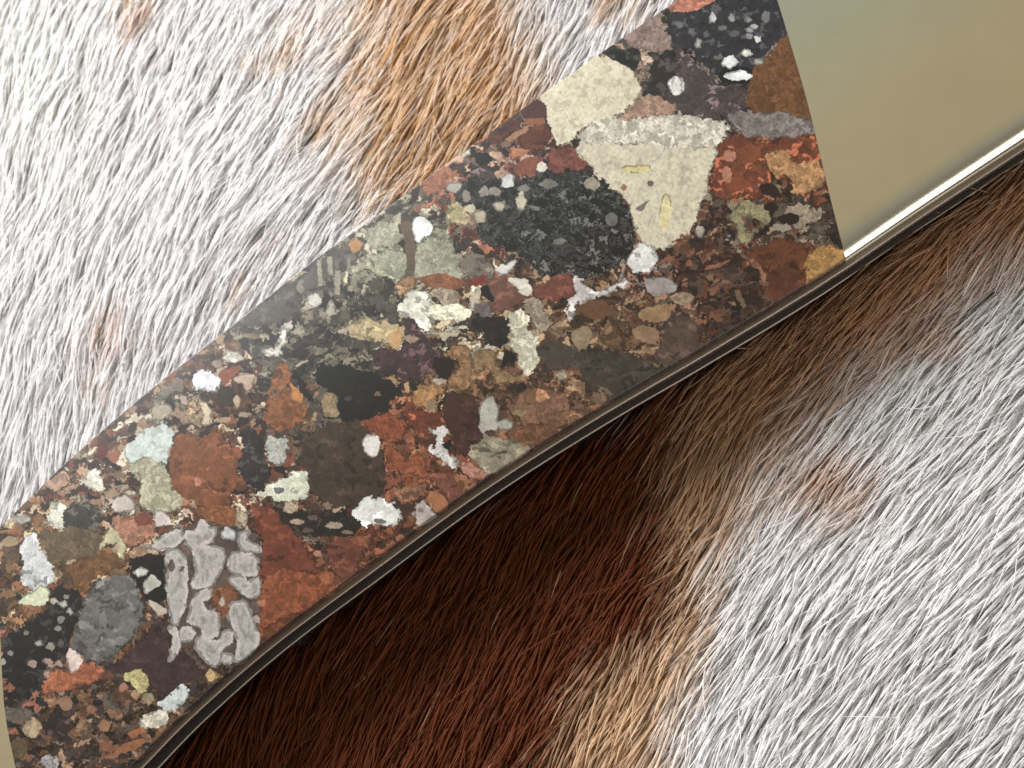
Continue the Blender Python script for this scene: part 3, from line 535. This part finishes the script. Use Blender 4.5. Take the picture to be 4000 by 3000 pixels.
def slab(name, T, B, L, R, nu, nv, rt, r, dome, zbot, mat, paint=False, gap=(0, 0), ur=None, hb=None):
    """polished slab over the patch: domed top, edges rounded with radius r (mm) and walls down to zbot"""
    Wmm = 20.5
    k = 14
    ve = (1 - np.cos(np.linspace(0, math.pi / 2, k))) / Wmm             # distance in from the edge
    mid = np.linspace(ve[-1] * rt, 1 - ve[-1] * r, nv)[1:-1]
    vs = np.r_[ve * rt, mid, 1 - ve[::-1] * r]
    us = np.linspace(gap[0], 1 - gap[1], nu)
    if ur: us = np.r_[0.0, us[1:-1], 1.0]
    Q = coons(T, B, L, R, us, vs)
    X, Y = to_world(Q[..., 0], Q[..., 1], H)
    dE = np.minimum(vs, 1 - vs) * Wmm
    r = np.where(vs < .5, rt, r)
    hgt = np.where(vs < .5, rt, r[-1] if hb is None else hb)
    drop = np.where(dE < r, hgt * (1 - np.sqrt(np.maximum(0, 1 - ((r - dE) / r) ** 2))), 0)
    Z = np.tile((H - drop - dome * (2 * vs - 1) ** 2)[None], (len(us), 1))
    QX, QY = Q[..., 0].copy(), Q[..., 1].copy()
    # walls: extra columns below both long edges
    nw = 10
    for side in (0, 1):
        zt = Z[0, 0] if side == 0 else Z[0, -1]
        c = 0 if side == 0 else X.shape[1] - 1
        nb = 1 if side == 0 else X.shape[1] - 2
        dirx = QX[:, c] - QX[:, nb + (3 if side == 0 else -3)]; diry = QY[:, c] - QY[:, nb + (3 if side == 0 else -3)]
        L_ = np.hypot(dirx, diry); dirx /= L_; diry /= L_
        zs = np.linspace(zt, zbot, nw + 1)[1:]
        ax = np.stack([X[:, c]] * nw, 1); ay = np.stack([Y[:, c]] * nw, 1); azz = np.tile(zs[None], (len(us), 1))
        qx = QX[:, c][:, None] + dirx[:, None] * (zt - zs)[None] / WPX * 0.8; qy = QY[:, c][:, None] + diry[:, None] * (zt - zs)[None] / WPX * 0.8
        if side == 0:
            X = np.c_[ax[:, ::-1], X]; Y = np.c_[ay[:, ::-1], Y]; Z = np.c_[azz[:, ::-1], Z]; QX = np.c_[qx[:, ::-1], QX]; QY = np.c_[qy[:, ::-1], QY]
        else:
            X = np.c_[X, ax]; Y = np.c_[Y, ay]; Z = np.c_[Z, azz]; QX = np.c_[QX, qx]; QY = np.c_[QY, qy]
    # end walls: fold the first and last row down
    def cap(a, first, last): return np.r_[first[None], a[:1], a, a[-1:], last[None]]
    eps = 0.0
    X = cap(X, X[0], X[-1]); Y = cap(Y, Y[0], Y[-1]); Z = cap(Z, np.full(Z.shape[1], zbot), np.full(Z.shape[1], zbot)); QX = cap(QX, QX[0], QX[-1]); QY = cap(QY, QY[0], QY[-1])
    col = stone_colours(QX, QY) if paint else None
    return mesh_grid(name, X, Y, Z, mat, knife, col, True)

stone = slab('stone_scale', cut(TOP, TL, TR), cut(BOT, BL, BR), JL, JR, 1400, 400, 0.06, 0.16, 0.35, 7.60, stone_mat, True, (0.00003, 0.00003))
stone['label'] = 'polished breccia slab of red, black, cream and grey pebbles'
slab('bolster', cut(TOP, TR, (4300, -985)), cut(BOT, BR, (4800, 10)), JR, END_R, 160, 90, 0.6, 2.1, 0.35, 7.60, bolster_mat, gap=(0.0, 0.0), hb=0.85)
slab('bolster', cut(TOP, (-560, 2700), TL), cut(BOT, (-330, 3690), BL), END_L, JL, 80, 90, 0.6, 2.1, 0.35, 7.60, bolster_mat, gap=(0.0, 0.0), hb=0.85)

# ------------------------------------------------------------------ the hide and its fur
fx0, fx1, fy0, fy1 = -62.0, 62.0, -56.0, 56.0
hide = None
gx, gy = np.meshgrid(np.linspace(fx0 - 12, fx1 + 12, 120), np.linspace(fy0 - 12, fy1 + 12, 120), indexing='ij')
def rise(x, y):
    # the hide swells up against the knife beside the right bolster
    a = np.array(to_world(3480, 1075, 2.0)); b_ = np.array(to_world(4300, 520, 2.0)); v = b_ - a
    t = ((x - a[0]) * v[0] + (y - a[1]) * v[1]) / (v @ v); tc_ = np.clip(t, 0, 1)
    d = np.hypot(x - a[0] - tc_ * v[0], y - a[1] - tc_ * v[1])
    return 2.9 * np.exp(-(d / 3.4) ** 2)
gz = rise(gx, gy) + 0.30 * (fbm(gx / 9, gy / 9, 501, 3) - .5) - 0.25
hide = mesh_grid('cowhide_rug', gx, gy, gz, skin_mat, None)
hide['label'] = 'hairy cowhide in white, tan and dark brown patches under the knife'; hide['category'] = 'cowhide'

DARK = [(0, 3600), (300, 3100), (700, 2700), (1400, 2200), (2000, 1800), (2560, 1480), (2620, 1700), (2590, 2000), (2640, 2250), (2580, 2450), (2420, 2560), (2290, 2700), (2210, 2830), (2160, 3000), (2100, 3500), (1500, 3900), (0, 3900)]
TAN1 = [(1380, -500), (1400, 100), (1370, 350), (1400, 500), (1370, 650), (1500, 760), (1560, 900), (2180, 700), (2160, 350), (2060, 180), (2000, 0), (1990, -500)]
TAN2 = [(2500, 1400), (3300, 850), (4600, 200), (4500, 700), (4000, 980), (3700, 1210), (3420, 1430), (3200, 1610), (3000, 1790), (2860, 2010), (2790, 2280), (2740, 2530), (2640, 2780), (2540, 3050), (2450, 3500), (1700, 3500), (1800, 3000), (2250, 2400), (2350, 1800)]
C_W, C_T, C_BR, C_DK, C_OR, C_GY = lin((243, 240, 241)), lin((208, 168, 118)), lin((194, 154, 122)), lin((118, 64, 38)), lin((210, 180, 148)), lin((243, 244, 238))

def coat(px, py, r):
    """coat colour of the animal at photo pixel positions; r = per hair random 0..1"""
    sx = px + 150 * (fbm(px / 170, py / 170, 601, 3) - .5) + 260 * (r - .5) ** 3 * 4; sy = py + 150 * (fbm(px / 170, py / 170, 607, 3) - .5)
    c = np.tile(C_W, (len(px), 1))
    def soften(poly, w):
        poly = np.array(poly, float); d = seg_dist(poly, sx, sy); d = np.where(inside(poly, sx, sy), d, -d)
        return np.clip(d / w + .5, 0, 1)
    def mix(a, w, col): return a * (1 - w[:, None]) + np.asarray(col)[None] * w[:, None]
    c = mix(c, soften(TAN1, 260) * (0.75 + 0.5 * (r - .5)), C_T)
    d2 = soften(TAN2, 230); up_ = np.clip((py - 1500) / 900, 0, 1)
    tan2 = C_BR[None] * (1 - up_[:, None]) + C_OR[None] * up_[:, None]
    c = c * (1 - d2[:, None]) + tan2 * d2[:, None]
    dk = soften(DARK, 170); c = mix(c, dk, C_DK)
    c = mix(c, dk * (r > 0.986) * 0.8, C_BR)
    for x, y, rx, ry, col, w in [(510, 110, 55, 70, C_BR, .9), (560, 20, 50, 40, C_T, .8), (225, 440, 55, 55, C_BR, .6), (395, 1290, 40, 130, C_BR, .7), (330, 1530, 40, 50, C_T, .6), (940, 1110, 25, 40, C_BR, .8), (1130, 200, 60, 60, C_T, .5), (1260, 470, 60, 70, C_T, .8),
                              (1030, 240, 50, 40, C_T, .5), (2400, 40, 60, 70, C_T, .8), (3240, 1900, 150, 130, C_BR, .8), (3680, 1330, 90, 80, C_BR, .6), (150, 320, 170, 380, C_GY, 1.0), (1050, 960, 50, 30, C_T, .5), (1200, 60, 120, 60, C_T, .3)]:
        g = np.exp(-((sx - x) / rx) ** 2 - ((sy - y) / ry) ** 2) * w * np.where(inside(np.array(DARK, float), px, py), 0, 1)
        c = mix(c, g, col)
    return c

ANG = np.array([(100, 300, 84), (80, 1500, 90), (600, 900, 71), (500, 300, 76), (1000, 500, 65), (1700, 200, 62), (1700, 650, 54), (2300, 100, 68), (1200, 900, 58), (300, 1700, 82), (3000, 1400, 52), (3700, 1200, 47),
                (3300, 2000, 51), (3800, 2600, 50), (2900, 2700, 60), (2300, 2700, 65), (1800, 2800, 67), (1000, 2900, 76), (2400, 1900, 66), (2750, 1700, 62), (3900, 1700, 52)], float)
def angle(px, py):
    w = 1 / (((px[:, None] - ANG[:, 0]) ** 2 + (py[:, None] - ANG[:, 1]) ** 2) + 150 ** 2) ** 1.2
    return np.radians((w * ANG[:, 2]).sum(1) / w.sum(1))

def make_fur(name, n, zlo, zhi, lmin, lmax, rad0, rad1, seed, spread, kink, bright=1.0, area_poly=None):
    g = np.random.default_rng(seed)
    x = g.uniform(fx0, fx1, n); y = g.uniform(fy0, fy1, n)
    core = offset(outline, -0.6)
    keep = ~inside(core, x, y); x, y = x[keep], y[keep]; n = len(x)
    r = g.random(n)
    px, py = to_px(x, y, np.full(n, 1.2))
    a = angle(px, py)
    cell = 1.3                                                   # locks of hair lean together
    a = a + np.radians(26) * (fbm(x / 3.2, y / 3.2, 701, 2) - .5) + np.radians(14) * (vnoise(x / 1.1, y / 1.1, 709) - .5) + np.radians(spread) * g.standard_normal(n)
    a = a + math.pi
    L = g.uniform(lmin, lmax, n) * (0.75 + .5 * vnoise(x / 6, y / 6, 713))
    K = 8; t = np.linspace(0, 1, K)[None]
    curl = np.radians(kink) * g.standard_normal(n)
    wav = g.uniform(0.03, 0.11, n) * (kink / 20); ph = g.uniform(0, 6.28, n); fr = g.uniform(3.5, 8, n)
    th = a[:, None] + curl[:, None] * t
    sx = np.cos(th) * L[:, None] / (K - 1); sy = np.sin(th) * L[:, None] / (K - 1)
    X = x[:, None] + np.c_[np.zeros(n), np.cumsum(sx[:, :-1], 1)]; Y = y[:, None] + np.c_[np.zeros(n), np.cumsum(sy[:, :-1], 1)]
    lat = wav[:, None] * np.sin(fr[:, None] * t + ph[:, None])
    X += -np.sin(a)[:, None] * lat; Y += np.cos(a)[:, None] * lat
    z0 = g.uniform(zlo, zhi, n) + 0.5 * (fbm(x / 2.2, y / 3.4, 719, 2) - .5)
    z0 = z0 + rise(x, y)
    lift = g.uniform(0.3, 1.0, n)
    Z = (z0 - 0.7)[:, None] + (lift[:, None] * 1.0) * np.sin(np.pi * t * 0.72)
    # a hair that would rise through the knife stays under its overhang: keep it low
    prof = np.minimum(1.0, 1.15 * (1 - t) ** 0.6 + 0.0)
    R = (g.uniform(rad0, rad1, n)[:, None] * np.maximum(prof, 0.12))
    mx, my = to_px(X[:, K // 2], Y[:, K // 2], Z[:, K // 2])
    c = coat(mx, my, r)
    v = (0.80 + 0.36 * g.random(n)) * (0.86 + 0.28 * vnoise(x / 0.45, y / 0.45, 733)) * bright
    c = np.clip(c * v[:, None], 0.004, 0.86)
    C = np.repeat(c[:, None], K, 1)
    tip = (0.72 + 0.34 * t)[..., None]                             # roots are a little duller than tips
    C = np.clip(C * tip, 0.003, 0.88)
    cv = bpy.data.hair_curves.new(name)
    cv.add_curves([K] * n)
    cv.attributes['position'].data.foreach_set('vector', (np.stack([X, Y, Z], -1).reshape(-1) * MM).astype(np.float32))
    at = cv.attributes.get('radius') or cv.attributes.new('radius', 'FLOAT', 'POINT')
    at.data.foreach_set('value', (R.reshape(-1) * MM).astype(np.float32))
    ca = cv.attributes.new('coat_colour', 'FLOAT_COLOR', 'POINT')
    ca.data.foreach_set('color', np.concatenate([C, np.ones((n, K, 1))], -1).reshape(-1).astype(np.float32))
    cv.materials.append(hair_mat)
    o = bpy.data.objects.new(name, cv); COL.objects.link(o); o.parent = hide; o['kind'] = 'stuff'
    return o
make_fur('fur', 270000, 0.0, 1.2, 3.0, 6.5, 0.05, 0.108, 21, 4.5, 8)
make_fur('stray_hair', 900, 1.3, 1.9, 2.5, 5.5, 0.035, 0.06, 22, 16, 22, 1.1)
